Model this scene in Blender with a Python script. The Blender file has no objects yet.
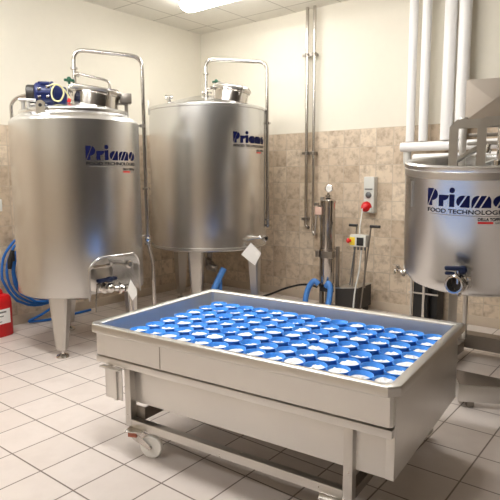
import bpy, bmesh, math, random
from mathutils import Vector, Matrix
random.seed(7)
C = bpy.context.scene.collection
R = math.radians
sin, cos, PI = math.sin, math.cos, math.pi

# ------------------------------------------------------------------ materials
def new_mat(name):
    m = bpy.data.materials.new(name); m.use_nodes = True
    nt = m.node_tree; b = nt.nodes['Principled BSDF']
    return m, nt, b

def lin(c):
    return tuple(((x/255)/12.92 if x/255 <= .04045 else (((x/255)+.055)/1.055)**2.4) for x in c) + (1,)

def plain(name, rgb, rough=.5, metal=0., coat=0., spec=None, noise=0.06, nscale=14):
    m, nt, b = new_mat(name)
    c = lin(rgb)
    b.inputs['Roughness'].default_value = rough; b.inputs['Metallic'].default_value = metal
    if coat: b.inputs['Coat Weight'].default_value = coat
    if spec is not None: b.inputs['Specular IOR Level'].default_value = spec
    tc = nt.nodes.new('ShaderNodeTexCoord'); n = nt.nodes.new('ShaderNodeTexNoise')
    n.inputs['Scale'].default_value = nscale; n.inputs['Detail'].default_value = 3
    nt.links.new(tc.outputs['Object'], n.inputs['Vector'])
    mx = nt.nodes.new('ShaderNodeMix'); mx.data_type = 'RGBA'
    mx.inputs[6].default_value = tuple(x*(1-noise) for x in c[:3])+(1,)
    mx.inputs[7].default_value = tuple(min(1, x*(1+noise)) for x in c[:3])+(1,)
    nt.links.new(n.outputs['Fac'], mx.inputs[0]); nt.links.new(mx.outputs[2], b.inputs['Base Color'])
    return m

def steel(name, rgb, rough=.3, stretch=(1, 1, 40), aniso=0., bump=.02, var=.06, rv=.2):
    m, nt, b = new_mat(name)
    c = lin(rgb); b.inputs['Metallic'].default_value = 1.
    tc = nt.nodes.new('ShaderNodeTexCoord'); mp = nt.nodes.new('ShaderNodeMapping')
    mp.inputs['Scale'].default_value = stretch
    n = nt.nodes.new('ShaderNodeTexNoise'); n.inputs['Scale'].default_value = 6; n.inputs['Detail'].default_value = 5
    nt.links.new(tc.outputs['Object'], mp.inputs['Vector']); nt.links.new(mp.outputs[0], n.inputs['Vector'])
    n2 = nt.nodes.new('ShaderNodeTexNoise'); n2.inputs['Scale'].default_value = 3.2; n2.inputs['Detail'].default_value = 3
    nt.links.new(tc.outputs['Object'], n2.inputs['Vector'])
    mx = nt.nodes.new('ShaderNodeMix'); mx.data_type = 'RGBA'
    mx.inputs[6].default_value = tuple(x*(1-var) for x in c[:3])+(1,)
    mx.inputs[7].default_value = tuple(min(1, x*(1+var)) for x in c[:3])+(1,)
    nt.links.new(n2.outputs['Fac'], mx.inputs[0]); nt.links.new(mx.outputs[2], b.inputs['Base Color'])
    mr = nt.nodes.new('ShaderNodeMapRange')
    mr.inputs['To Min'].default_value = rough*(1-rv); mr.inputs['To Max'].default_value = rough*(1+rv)
    nt.links.new(n.outputs['Fac'], mr.inputs['Value']); nt.links.new(mr.outputs[0], b.inputs['Roughness'])
    if aniso:
        b.inputs['Anisotropic'].default_value = aniso
        tg = nt.nodes.new('ShaderNodeTangent'); tg.direction_type = 'RADIAL'; tg.axis = 'Z'
        nt.links.new(tg.outputs[0], b.inputs['Tangent'])
    if bump:
        bp = nt.nodes.new('ShaderNodeBump'); bp.inputs['Strength'].default_value = bump; bp.inputs['Distance'].default_value = .002
        nt.links.new(n.outputs['Fac'], bp.inputs['Height']); nt.links.new(bp.outputs[0], b.inputs['Normal'])
    return m

def math_node(nt, op, a, b=None):
    n = nt.nodes.new('ShaderNodeMath'); n.operation = op
    for i, v in enumerate((a, b)):
        if v is None: continue
        if isinstance(v, (int, float)): n.inputs[i].default_value = v
        else: nt.links.new(v, n.inputs[i])
    return n.outputs[0]

def tile_mat(name, ax, size, origin, colA, colB, blot, grout, gw, rough, blot_amt=.5, bump=.25, blot_scale=7., rough_var=.1):
    """square tiles laid on the two object axes ax, each tile its own tone, blotches inside, grout lines of width gw"""
    m, nt, b = new_mat(name); L = nt.links
    tc = nt.nodes.new('ShaderNodeTexCoord'); sp = nt.nodes.new('ShaderNodeSeparateXYZ')
    L.new(tc.outputs['Object'], sp.inputs[0])
    u = math_node(nt, 'DIVIDE', math_node(nt, 'SUBTRACT', sp.outputs[ax[0]], origin[0]), size[0])
    v = math_node(nt, 'DIVIDE', math_node(nt, 'SUBTRACT', sp.outputs[ax[1]], origin[1]), size[1])
    fu, fv = math_node(nt, 'FLOOR', u), math_node(nt, 'FLOOR', v)
    cb = nt.nodes.new('ShaderNodeCombineXYZ'); L.new(fu, cb.inputs[0]); L.new(fv, cb.inputs[1])
    wn = nt.nodes.new('ShaderNodeTexWhiteNoise'); wn.noise_dimensions = '3D'; L.new(cb.outputs[0], wn.inputs[0])
    def edge(t, s):
        f = math_node(nt, 'FRACT', t)
        d = math_node(nt, 'MINIMUM', f, math_node(nt, 'SUBTRACT', 1., f))
        return math_node(nt, 'MULTIPLY', d, s)
    d = math_node(nt, 'MINIMUM', edge(u, size[0]), edge(v, size[1]))
    mr = nt.nodes.new('ShaderNodeMapRange'); mr.inputs['From Min'].default_value = gw*.35; mr.inputs['From Max'].default_value = gw*.75
    L.new(d, mr.inputs['Value'])
    mx = nt.nodes.new('ShaderNodeMix'); mx.data_type = 'RGBA'
    mx.inputs[6].default_value = lin(colA); mx.inputs[7].default_value = lin(colB); L.new(wn.outputs['Value'], mx.inputs[0])
    # blotches, shifted per tile
    ad = nt.nodes.new('ShaderNodeVectorMath'); ad.operation = 'MULTIPLY_ADD'
    L.new(wn.outputs['Color'], ad.inputs[0]); ad.inputs[1].default_value = (9, 9, 9); L.new(tc.outputs['Object'], ad.inputs[2])
    n = nt.nodes.new('ShaderNodeTexNoise'); n.inputs['Scale'].default_value = blot_scale; n.inputs['Detail'].default_value = 6
    n.inputs['Roughness'].default_value = .65; L.new(ad.outputs[0], n.inputs['Vector'])
    rm = nt.nodes.new('ShaderNodeMapRange'); rm.inputs['From Min'].default_value = .45; rm.inputs['From Max'].default_value = .72
    rm.inputs['To Max'].default_value = blot_amt; L.new(n.outputs['Fac'], rm.inputs['Value'])
    m2 = nt.nodes.new('ShaderNodeMix'); m2.data_type = 'RGBA'; m2.inputs[7].default_value = lin(blot)
    L.new(mx.outputs[2], m2.inputs[6]); L.new(rm.outputs[0], m2.inputs[0])
    m3 = nt.nodes.new('ShaderNodeMix'); m3.data_type = 'RGBA'; m3.inputs[6].default_value = lin(grout)
    L.new(m2.outputs[2], m3.inputs[7]); L.new(mr.outputs[0], m3.inputs[0]); L.new(m3.outputs[2], b.inputs['Base Color'])
    r2 = nt.nodes.new('ShaderNodeMapRange'); r2.inputs['To Min'].default_value = rough-rough_var; r2.inputs['To Max'].default_value = rough+rough_var
    L.new(n.outputs['Fac'], r2.inputs['Value']); L.new(r2.outputs[0], b.inputs['Roughness'])
    bp = nt.nodes.new('ShaderNodeBump'); bp.inputs['Strength'].default_value = bump; bp.inputs['Distance'].default_value = .003
    L.new(mr.outputs[0], bp.inputs['Height']); L.new(bp.outputs[0], b.inputs['Normal'])
    return m

def glow(name, rgb, strength):
    m, nt, b = new_mat(name)
    b.inputs['Base Color'].default_value = (.9, .9, .9, 1)
    b.inputs['Emission Color'].default_value = rgb + (1,); b.inputs['Emission Strength'].default_value = strength
    return m

M = {}
M['tank'] = steel('brushed tank steel', (222, 222, 221), .26, (1, 1, 10), aniso=.65, bump=0, var=.0, rv=.0)
M['sheet'] = steel('satin steel sheet', (214, 212, 208), .33, (30, 1, 2), bump=0, var=.04)
M['housing'] = steel('satin housing steel', (200, 190, 178), .40, (30, 1, 2), bump=0, var=.03)
M['basin'] = steel('satin basin steel', (216, 214, 211), .5, (20, 20, 1), bump=0)
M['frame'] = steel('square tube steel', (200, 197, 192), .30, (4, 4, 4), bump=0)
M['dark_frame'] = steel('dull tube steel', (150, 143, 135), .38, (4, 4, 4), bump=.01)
M['pipe'] = steel('polished pipe steel', (205, 200, 194), .17, (3, 3, 3), bump=0)
M['polish'] = steel('polished fitting steel', (214, 211, 207), .10, (3, 3, 3), bump=0)
M['filter'] = steel('polished filter steel', (196, 191, 186), .14, (3, 3, 3), bump=0)
M['paint'] = plain('cream wall paint', (224, 218, 203), .75, noise=.02)
M['dark_unseen_wall'] = plain('unseen wall darkened to dim reflections', (96, 90, 84), .7, noise=.03)  # dark tone given to an unseen wall to dim reflections in the steel
M['ceiling'] = tile_mat('ceiling tiles', (0, 1), (.6, .6), (-5.33+.36, 5.63-.25), (226, 222, 212), (230, 226, 216), (214, 210, 200), (176, 170, 160), .012, .85, .3, .15, 30.)
M['floor'] = tile_mat('floor tiles', (0, 1), (.289, .3075), (-2.5, 1.693), (202, 191, 183), (208, 198, 191), (190, 178, 170), (108, 94, 84), .0075, .36, .45, .3, 5., .08)
WT = dict(colA=(220, 203, 180), colB=(194, 174, 150), blot=(114, 92, 72), grout=(186, 171, 152), gw=.007, rough=.5, blot_amt=.62, bump=.4, blot_scale=12.)
M['tile_back'] = tile_mat('rustic wall tiles back', (0, 2), (.2, .2), (-3.9, .03), **WT)
M['tile_left'] = tile_mat('rustic wall tiles side', (1, 2), (.2, .2), (2.6, .03), **WT)
M['base'] = plain('baseboard tile', (196, 180, 160), .45, noise=.06)
M['blue'] = plain('blue mould plastic', (74, 152, 242), .38, noise=.04)
M['curd'] = plain('white curd', (246, 244, 238), .55, noise=.02)
M['navy'] = plain('navy lettering', (6, 13, 62), .7, spec=.15, noise=.02)
M['ink'] = plain('dark lettering', (20, 20, 28), .7, spec=.15, noise=.02)
M['redink'] = plain('red lettering bar', (206, 30, 34), .4, noise=.02)
M['greyink'] = plain('grey lettering', (120, 116, 112), .5, noise=.02)
M['motor'] = plain('blue motor enamel', (14, 30, 84), .35, noise=.08)
M['black'] = plain('black rubber', (24, 23, 23), .5, noise=.1)
M['dark'] = plain('dark grille', (46, 42, 38), .5, noise=.15, nscale=60)
M['green'] = plain('green hand wheel', (8, 78, 54), .4, noise=.08)
M['red'] = plain('red plastic', (206, 22, 26), .35, noise=.04)
M['orange'] = plain('reddish plate', (170, 96, 74), .45, noise=.1)
M['pink'] = plain('pinkish plate', (206, 172, 156), .5, noise=.04)
M['yellow'] = plain('yellow plate', (236, 206, 60), .45, noise=.04)
M['cable'] = plain('pale cable sheath', (206, 200, 150), .45, noise=.05)
M['white_pl'] = plain('white nylon', (240, 238, 232), .35, noise=.02)
M['white_pipe'] = plain('white pipe jacket', (236, 234, 232), .42, noise=.015)
M['paper'] = plain('white paper', (244, 242, 238), .7, noise=.02)
M['greybox'] = plain('light grey enclosure', (206, 205, 198), .45, noise=.02)
M['midgrey'] = plain('mid grey fitting', (98, 98, 98), .4, noise=.05)
M['hose'] = plain('blue hose rubber', (30, 104, 186), .38, noise=.06)
M['hose_pale'] = plain('ribbed blue hose', (70, 128, 200), .45, noise=.08, nscale=40)
M['handle'] = plain('blue valve handle', (12, 28, 62), .5, noise=.05)
M['dial'] = plain('dial face', (232, 230, 222), .4, noise=.02)
M['lamp_shell'] = plain('lamp housing', (226, 224, 218), .5, noise=.02)
M['lamp'] = glow('lamp diffuser', (.985, .985, .98), 12.5)
M['lamp_weak'] = glow('weaker lamp diffuser', (1., .98, .95), 7.2)  # lower strength, so the walls beside these lamps do not blow out
M['lamp_dim'] = glow('dim lamp diffuser', (.985, .985, .98), 7.)

# ------------------------------------------------------------------ mesh builder
def frame_from(d):
    d = d.normalized(); a = Vector((0, 0, 1)) if abs(d.z) < .9 else Vector((1, 0, 0))
    x = a.cross(d).normalized(); return x, d.cross(x)

class MB:
    def __init__(s): s.bm = bmesh.new()
    def V(s, p): return s.bm.verts.new(p)
    def F(s, vs):
        try: return s.bm.faces.new(vs)
        except ValueError: return None
    def box(s, c, size, rz=0., bevel=0., M4=None):
        hx, hy, hz = (k/2 for k in size); vs = []
        for x, y, z in ((-hx,-hy,-hz),(hx,-hy,-hz),(hx,hy,-hz),(-hx,hy,-hz),(-hx,-hy,hz),(hx,-hy,hz),(hx,hy,hz),(-hx,hy,hz)):
            vs.append(s.V((x, y, z)))
        fs = [s.F([vs[i] for i in q]) for q in ((3,2,1,0),(4,5,6,7),(0,1,5,4),(1,2,6,5),(2,3,7,6),(3,0,4,7))]
        allv = vs
        if bevel:
            es = list({e for f in fs for e in f.edges})
            r = bmesh.ops.bevel(s.bm, geom=es, offset=bevel, segments=2, profile=.6, affect='EDGES')
            allv = list({v for f in r['faces'] for v in f.verts} | {v for v in vs if v.is_valid})
        m = M4 if M4 is not None else Matrix.Translation(c) @ Matrix.Rotation(rz, 4, 'Z')
        for v in allv: v.co = m @ v.co
        return s
    def span(s, a, b, bevel=0.):
        return s.box([(a[i]+b[i])/2 for i in range(3)], [abs(b[i]-a[i]) for i in range(3)], 0., bevel)
    def rings(s, rings, closed=False, cap0=True, cap1=True):
        vs = [[s.V(p) for p in r] for r in rings]; n = len(vs[0])
        for i in range(len(vs)-(0 if closed else 1)):
            a, b = vs[i], vs[(i+1) % len(vs)]
            for k in range(n): s.F([a[k], a[(k+1) % n], b[(k+1) % n], b[k]])
        if not closed:
            if cap0: s.F(list(reversed(vs[0])))
            if cap1: s.F(vs[-1])
        return s
    def cyl(s, p0, p1, r0, r1=None, seg=24, cap=True):
        p0, p1 = Vector(p0), Vector(p1); r1 = r0 if r1 is None else r1
        x, y = frame_from(p1-p0)
        ring = lambda p, r: [p + x*(r*cos(2*PI*k/seg)) + y*(r*sin(2*PI*k/seg)) for k in range(seg)]
        return s.rings([ring(p0, r0), ring(p1, r1)], cap0=cap, cap1=cap)
    def turn(s, prof, o=(0, 0, 0), axis=(0, 0, 1), seg=32, closed=False):
        """profile of (radius, height) turned about axis through o"""
        o = Vector(o); d = Vector(axis).normalized(); x, y = frame_from(d)
        rs = [[o + d*h + x*(max(r, 1e-4)*cos(2*PI*k/seg)) + y*(max(r, 1e-4)*sin(2*PI*k/seg)) for k in range(seg)] for r, h in prof]
        return s.rings(rs, closed=closed)
    def tube(s, pts, r, seg=12, fillet=0., fs=6, closed=False):
        P = [Vector(p) for p in pts]
        if fillet:
            Q = [P[0]]
            for i in range(1, len(P)-1):
                a, b, c = P[i-1], P[i], P[i+1]
                u, v = (a-b), (c-b); f = min(fillet, u.length*.48, v.length*.48)
                p0, p1 = b+u.normalized()*f, b+v.normalized()*f
                for k in range(fs+1):
                    t = k/fs; Q.append(p0*(1-t)**2 + b*2*t*(1-t) + p1*t*t)
            Q.append(P[-1]); P = Q
        n = len(P); T = []
        for i in range(n):
            a = P[i-1] if (i or closed) else P[i]; b = P[(i+1) % n] if (i < n-1 or closed) else P[i]
            T.append((b-a).normalized())
        x, y = frame_from(T[0]); rs = []
        for i in range(n):
            if i:
                q = T[i-1].rotation_difference(T[i]); x = q @ x; y = q @ y
            rr = r[i] if isinstance(r, (list, tuple)) else r
            rs.append([P[i] + x*(rr*cos(2*PI*k/seg)) + y*(rr*sin(2*PI*k/seg)) for k in range(seg)])
        return s.rings(rs, closed=closed)
    def torus(s, c, Rr, r, axis=(0, 0, 1), seg=36, sub=10, a0=0., a1=2*PI):
        c = Vector(c); x, y = frame_from(Vector(axis)); full = abs(a1-a0-2*PI) < 1e-6
        n = seg if full else seg+1
        pts = [c + x*(Rr*cos(a0+(a1-a0)*k/seg)) + y*(Rr*sin(a0+(a1-a0)*k/seg)) for k in range(n)]
        return s.tube(pts, r, sub, closed=full)
    def ball(s, c, r, sc=(1, 1, 1), seg=16):
        m = Matrix.Translation(c) @ Matrix.Diagonal((r*sc[0], r*sc[1], r*sc[2], 1))
        bmesh.ops.create_uvsphere(s.bm, u_segments=seg, v_segments=seg//2, radius=1, matrix=m); return s
    def prism(s, poly, d):
        """extrude a 3-D polygon by vector d"""
        d = Vector(d); a = [Vector(p) for p in poly]
        return s.rings([a, [p+d for p in a]])
    def poly(s, pts): s.F([s.V(p) for p in pts]); return s
    def xf(s, m):
        bmesh.ops.transform(s.bm, matrix=m, verts=s.bm.verts); return s
    def mesh(s, name, mat, angle=38, fix=True):
        if fix: bmesh.ops.recalc_face_normals(s.bm, faces=s.bm.faces)
        me = bpy.data.meshes.new(name); s.bm.to_mesh(me); s.bm.free()
        if mat: me.materials.append(mat)
        if angle:
            me.polygons.foreach_set('use_smooth', [True]*len(me.polygons)); me.set_sharp_from_angle(angle=R(angle))
        return me
    def build(s, name, mat, parent=None, angle=38, fix=True):
        o = bpy.data.objects.new(name, s.mesh(name, mat, angle, fix)); C.objects.link(o)
        if parent is not None: o.parent = parent
        return o

def thing(name, label, cat, loc=(0, 0, 0), rz=0., group=None):
    o = bpy.data.objects.new(name, None); C.objects.link(o); o.empty_display_size = .1
    o.location = loc; o.rotation_euler = (0, 0, rz)
    return tag(o, label, cat, group)
def tag(o, label, cat, group=None):
    o['label'] = label; o['category'] = cat
    if group: o['group'] = group
    return o
def struct(o):
    o['kind'] = 'structure'; return o
def lab(o, text): o['label'] = text; return o

# ------------------------------------------------------------------ camera
cam = bpy.data.cameras.new('camera'); co = bpy.data.objects.new('camera', cam); C.objects.link(co)
cam.sensor_width = 36; cam.lens = 544.25/500*36; cam.clip_start = .02
yaw, pit, rol = R(-38.59), R(7.596), R(-.339)
f0 = Vector((sin(yaw), cos(yaw), 0)); r0 = Vector((cos(yaw), -sin(yaw), 0)); z0 = Vector((0, 0, 1))
fw = f0*cos(pit) - z0*sin(pit); u0 = z0*cos(pit) + f0*sin(pit)
rt = r0*cos(rol) + u0*sin(rol); up = u0*cos(rol) - r0*sin(rol)
mw = Matrix((rt, up, -fw)).transposed().to_4x4(); mw.translation = (0, 0, 1.5)
co.matrix_world = mw
bpy.context.scene.camera = co

# ------------------------------------------------------------------ the room
XL, XR, YB, YF, H = -5.33, 4.2, 5.63, -3.4, 3.43
struct(MB().span((XL-.15, YF-.15, -.12), (XR+.15, YB+.15, 0)).build('floor', M['floor']))
struct(MB().span((XL-.15, YF-.15, H), (XR+.15, YB+.15, H+.12)).build('ceiling', M['ceiling']))
struct(MB().span((XL-.15, YF, 0), (XL, YB, H)).build('wall_left', M['paint']))
struct(MB().span((XL-.15, YB, 0), (XR+.15, YB+.15, H)).build('wall_back', M['paint']))
struct(MB().span((XR, YF, 0), (XR+.15, YB, H)).build('wall_right', M['dark_unseen_wall']))  # out of view, kept dark so the cart's end panel reflects less light
struct(MB().span((XL-.15, YF-.15, 0), (XR+.15, YF, H)).build('wall_front', M['paint']))
WH = 2.03
struct(MB().span((XL+.01, YB-.01, .1), (XR, YB, WH)).build('trim_1', M['tile_back']))
struct(MB().span((XL, YF, .1), (XL+.01, YB-.01, WH)).build('trim_2', M['tile_left']))
struct(MB().span((XL, YF, .1), (XR, YF+.01, WH)).build('trim_4', M['tile_back']))
struct(MB().span((XL+.014, YB-.014, 0), (XR, YB, .1), .003).build('baseboard_back', M['base']))
struct(MB().span((XL, YF, 0), (XL+.014, YB-.014, .1), .003).build('baseboard_left', M['base']))

# ceiling lamps: housing above, diffuser below
def lamp(x, y, label, mat='lamp'):
    t = thing('ceiling_lamp', label, 'ceiling lamp', (x, y, H), 0, 'fluorescent ceiling lamps')
    b = MB()
    b.box((0, 0, -.03), (1.24, .25, .06), 0, .012); b.build('lamp_housing', M['lamp_shell'], t)
    d = MB(); n = 12; rings = []
    def sec(xx, k):
        return [Vector((xx, .125*k*cos(PI+PI*i/n), -.062 - .072*k*sin(PI*i/n))) for i in range(n+1)]
    for xx, k in ((-.635, .35), (-.625, .72), (-.60, .95), (-.57, 1), (.57, 1), (.60, .95), (.625, .72), (.635, .35)): rings.append(sec(xx, k))
    d.rings(rings); d.build('lamp_diffuser', M[mat], t)
    return t
lamp(-3.83, 4.47, 'lit white fluorescent lamp under the ceiling near the corner above the tanks', 'lamp_weak')
lamp(-2.2, 3.9, 'lit fluorescent lamp above the filter and the back wall pipes', 'lamp_weak')
lamp(-2.0, 1.7, 'lit fluorescent lamp above the draining cart')
lamp(-3.9, 1.7, 'lit fluorescent lamp above the floor in front of the tank with the motor')
lamp(-3.5, -.9, 'lit fluorescent lamp at the front of the room by the side wall', 'lamp_dim')
lamp(-1.9, -.9, 'lit fluorescent lamp above the front of the room', 'lamp_dim')

# ------------------------------------------------------------------ lettering on curved steel
def clip(poly, a, b, c):
    """keep the part of a convex 2-D polygon where a*x + b*y <= c"""
    out = []
    for i in range(len(poly)):
        p, q = poly[i], poly[(i+1) % len(poly)]
        dp, dq = a*p[0]+b*p[1]-c, a*q[0]+b*q[1]-c
        if dp <= 0: out.append(p)
        if dp*dq < 0:
            t = dp/(dp-dq); out.append((p[0]+(q[0]-p[0])*t, p[1]+(q[1]-p[1])*t))
    return out if len(out) > 2 else None
def stripe(polys, x0, z0, x1, z1, w):
    """cut a slanted band of width w out of convex polygons"""
    nx, nz = (z1-z0), -(x1-x0); l = math.hypot(nx, nz); nx /= l; nz /= l
    c = nx*x0+nz*z0; out = []
    for p in polys:
        for q in (clip(p, nx, nz, c-w/2), clip(p, -nx, -nz, -c-w/2)):
            if q: out.append(q)
    return out
def rect(a, b, c, d): return [(a, b), (c, b), (c, d), (a, d)]
def oval(cx, cz, rx, rz, a0=0, a1=360, n=20, centre=False):
    k = n if a1-a0 == 360 else n+1
    p = [(cx+rx*cos(R(a0+(a1-a0)*i/n)), cz+rz*sin(R(a0+(a1-a0)*i/n))) for i in range(k)]
    return p + ([(cx, cz)] if centre else [])
def logo_polys():
    out = []
    P = stripe([rect(0, 0, .036, .113), oval(.036, .074, .041, .039, -90, 90)], .006, .004, .050, .108, .008); out += P
    out += [rect(.086, 0, .118, .074), oval(.118, .074, .036, .034, 270, 360, 10, True)]
    out += [rect(.158, 0, .190, .080), oval(.174, .106, .0175, .0175)]
    out += stripe([oval(.242, .037, .040, .038, 90, 270), rect(.242, 0, .283, .075)], .218, .002, .262, .074, .009)
    A = [oval(.330, .037, .036, .038, 90, 180, 10, True), rect(.294, 0, .330, .037), rect(.330, 0, .350, .075)]
    B = [oval(.386, .037, .022, .038, 0, 90, 10, True), rect(.350, 0, .408, .037), rect(.350, .037, .386, .075)]
    out += stripe(stripe(A+B, .300, -.012, .346, .078, .009), .342, -.006, .392, .086, .009)
    out += stripe([oval(.462, .0375, .044, .0385)], .434, -.006, .490, .082, .011)
    return out
def font_polys(body, x0, z0, width, height, off=.018):
    cu = bpy.data.curves.new('t', 'FONT'); cu.body = body; cu.size = 1.; cu.offset = off
    ob = bpy.data.objects.new('t', cu); C.objects.link(ob)
    dg = bpy.context.evaluated_depsgraph_get(); me = bpy.data.meshes.new_from_object(ob.evaluated_get(dg))
    xs = [v.co.x for v in me.vertices]; ys = [v.co.y for v in me.vertices]
    sx, sz = width/(max(xs)-min(xs)), height/(max(ys)-min(ys))
    out = [[(x0+(me.vertices[i].co.x-min(xs))*sx, z0+(me.vertices[i].co.y-min(ys))*sz) for i in p.vertices] for p in me.polygons]
    bpy.data.objects.remove(ob); bpy.data.curves.remove(cu); bpy.data.meshes.remove(me)
    return out
def wrap(name, polys, mat, parent, Rr, a0, zb, xform=None, slices=True):
    """bend flat polygons (x, z in metres) round a cylinder of radius Rr starting at angle a0 (0 faces -Y)"""
    b = MB(); rr = Rr+.0015
    pt = lambda x, z: Vector((rr*sin(a0+x/Rr), -rr*cos(a0+x/Rr), zb+z))
    for p in polys:
        if slices:
            x0 = min(q[0] for q in p); x1 = max(q[0] for q in p); n = max(1, int((x1-x0)/.012+.99))
            parts = []
            for k in range(n):
                q = clip(p, -1, 0, -(x0+(x1-x0)*k/n)) if k else p
                q = clip(q, 1, 0, x0+(x1-x0)*(k+1)/n) if (q and k < n-1) else q
                if q: parts.append(q)
        else: parts = [p]
        for q in parts:
            if len(q) > 2: b.poly([pt(*c) for c in q])
    if xform: b.xf(xform)
    bm = b.bm
    for f in bm.faces:
        f.normal_update()
    return b.build(name, mat, parent, angle=0, fix=False)
LOGO = logo_polys()
TAG1 = font_polys('FOOD TECHNOLOGIES', .003, 0, .505, .027)
TAG2 = font_polys('DELLA TOFFOLA', .335, 0, .168, .020, .03)
TAG3 = font_polys('GROUP', .435, 0, .066, .012)
def lettering(parent, Rr, a0, z, xform=None):
    wrap('brand_lettering', LOGO, M['navy'], parent, Rr, a0, z, xform)
    wrap('tagline_lettering', TAG1, M['ink'], parent, Rr, a0, z-.042, xform, False)
    wrap('tagline_rule', [rect(.02, 0, .506, .003)], M['greyink'], parent, Rr, a0, z-.054, xform)
    wrap('maker_lettering', TAG2, M['ink'], parent, Rr, a0, z-.083, xform, False)
    wrap('maker_bar', [rect(.335, 0, .425, .013)], M['redink'], parent, Rr, a0, z-.101, xform)
    wrap('group_lettering', TAG3, M['greyink'], parent, Rr, a0, z-.101, xform, False)

# ------------------------------------------------------------------ tank pieces
def tank_leg(parent, ang, Rr, ztop, wt, wb, mat):
    """tapered folded-steel leg with a levelling foot; ang 0 faces -Y"""
    m = Matrix.Rotation(ang, 4, 'Z')
    b = MB(); ring = []
    for z, w, dd in ((.075, wb, .075), (ztop, wt, .11)):
        y0 = -Rr
        ring.append([(-w/2, y0+.012, z), (-w/2+.02, y0, z), (w/2-.02, y0, z), (w/2, y0+.012, z), (w/2, y0+dd, z), (-w/2, y0+dd, z)])
    b.rings(ring).xf(m); leg = b.build('leg', mat, parent, angle=25)
    f = MB(); f.cyl((0, -Rr+.05, .03), (0, -Rr+.05, .08), .014)
    f.turn([(.052, 0), (.055, .008), (.050, .02), (.022, .034)], (0, -Rr+.05, 0), seg=24).xf(m)
    f.build('levelling_foot', M['polish'], leg)
    return leg
def clamp_ring(b, p, axis, r):
    b.turn([(r*1.25, -.012), (r*1.75, -.009), (r*1.75, .009), (r*1.25, .012)], p, axis, 16)
def hand_wheel(parent, p, name='valve_knob'):
    b = MB(); p = Vector(p)
    b.cyl(p, p+Vector((0, 0, .03)), .012, seg=10)
    b.box(p+Vector((0, 0, .04)), (.088, .026, .022), .25, .006); b.box(p+Vector((0, 0, .04)), (.026, .088, .022), .25, .006)
    b.ball(p+Vector((0, 0, .052)), .02, seg=10)
    return b.build(name, M['green'], parent)
def manhole(parent, o, tilt, r, h, az=0.):
    """short cylindrical hatch with a domed clamped lid; tilt leans it towards +X"""
    m = Matrix.Translation(o) @ Matrix.Rotation(tilt, 4, 'Y') @ Matrix.Rotation(az, 4, 'Z')
    b = MB(); b.turn([(r, -.06), (r, h-.02), (r+.014, h-.012), (r+.014, h), (r-.01, h)], seg=40); b.xf(m)
    neck = b.build('manhole_neck', M['pipe'], parent)
    l = MB(); l.turn([(r+.020, h), (r+.022, h+.004), (r+.022, h+.022), (r-.002, h+.028), (r*.72, h+.038), (r*.3, h+.044), (.001, h+.046)], seg=40); l.xf(m)
    lid = l.build('manhole_lid', M['sheet'], parent)
    g = MB()
    g.tube([(-r*1.05, -.02, h+.02), (-r*.9, -.02, h+.055), (r*.9, -.02, h+.055), (r*1.05, -.02, h+.02)], .010, 8, .03)
    g.xf(m); g.build('lid_handle', M['pipe'], lid)
    for k in range(4):
        a = R(-80+k*108)
        c = MB(); c.box((0, -r-.012, h-.002), (.026, .030, .045), 0, .005); c.cyl((0, -r-.020, h-.05), (0, -r-.020, h+.03), .006, seg=8)
        c.ball((0, -r-.020, h+.032), .011, seg=8)
        c.xf(m @ Matrix.Rotation(a, 4, 'Z')); c.build('lid_clamp', M['polish'], lid)
    return neck
def paper_tag(name, pts, label, thick=.002):
    """a stiff paper card hung by a corner"""
    p = [Vector(q) for q in pts]; n = (p[1]-p[0]).cross(p[2]-p[0]).normalized()
    o = MB().prism(p, n*thick).build(name, M['paper'], None, angle=0)
    return tag(o, label, 'tag')

# ------------------------------------------------------------------ front tank with motor and outlet niche
TL = (-4.292, 2.901); RL = .55; aL = R(55.95)
t = thing('process_tank', 'tall steel process tank with blue motor on top and arched outlet niche', 'tank', (*TL, 0), aL)
b = MB(); zb = .498
b.turn([(.001, zb-.02), (.3, zb-.015), (.46, zb-.006), (.525, zb+.004), (RL, zb+.022), (RL, 1.975), (.535, 1.996), (.518, 2.012), (.47, 2.036),
        (.462, 2.046), (.466, 2.062), (.462, 2.078), (.448, 2.084), (.30, 2.125), (.10, 2.19), (.001, 2.20)], seg=128)
shell = b.build('tank_shell', M['tank'], t, angle=30)
# niche cut into the shell
aN = R(34)
def arch(y, w, z0, z1, r=.13):
    p = [(-w, y, z0), (w, y, z0)]
    for k in range(9): p.append((w-r+r*cos(R(10*k+10*k*.25)), y, z1-r+r*sin(R(10*k+10*k*.25))))
    for k in range(9): p.append((-w+r-r*cos(R(90-12.5*k+10) if False else R(90-(90/8)*k)), y, z1-r+r*sin(R(90-(90/8)*k))))
    return p
cut = MB().prism(arch(-.62, .255, .44, .835), (0, .36, 0)).xf(Matrix.Rotation(aN, 4, 'Z')).build('cutter', M['tank'], t, angle=0)
md = shell.modifiers.new('cut', 'BOOLEAN'); md.operation = 'DIFFERENCE'; md.object = cut; md.solver = 'EXACT'
bpy.context.view_layer.update()
dg = bpy.context.evaluated_depsgraph_get()
me = bpy.data.meshes.new_from_object(shell.evaluated_get(dg)); shell.modifiers.clear()
me.name = 'tank_shell'; shell.data = me; me.polygons.foreach_set('use_smooth', [True]*len(me.polygons)); me.set_sharp_from_angle(angle=R(30))
bpy.data.objects.remove(cut)
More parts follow.
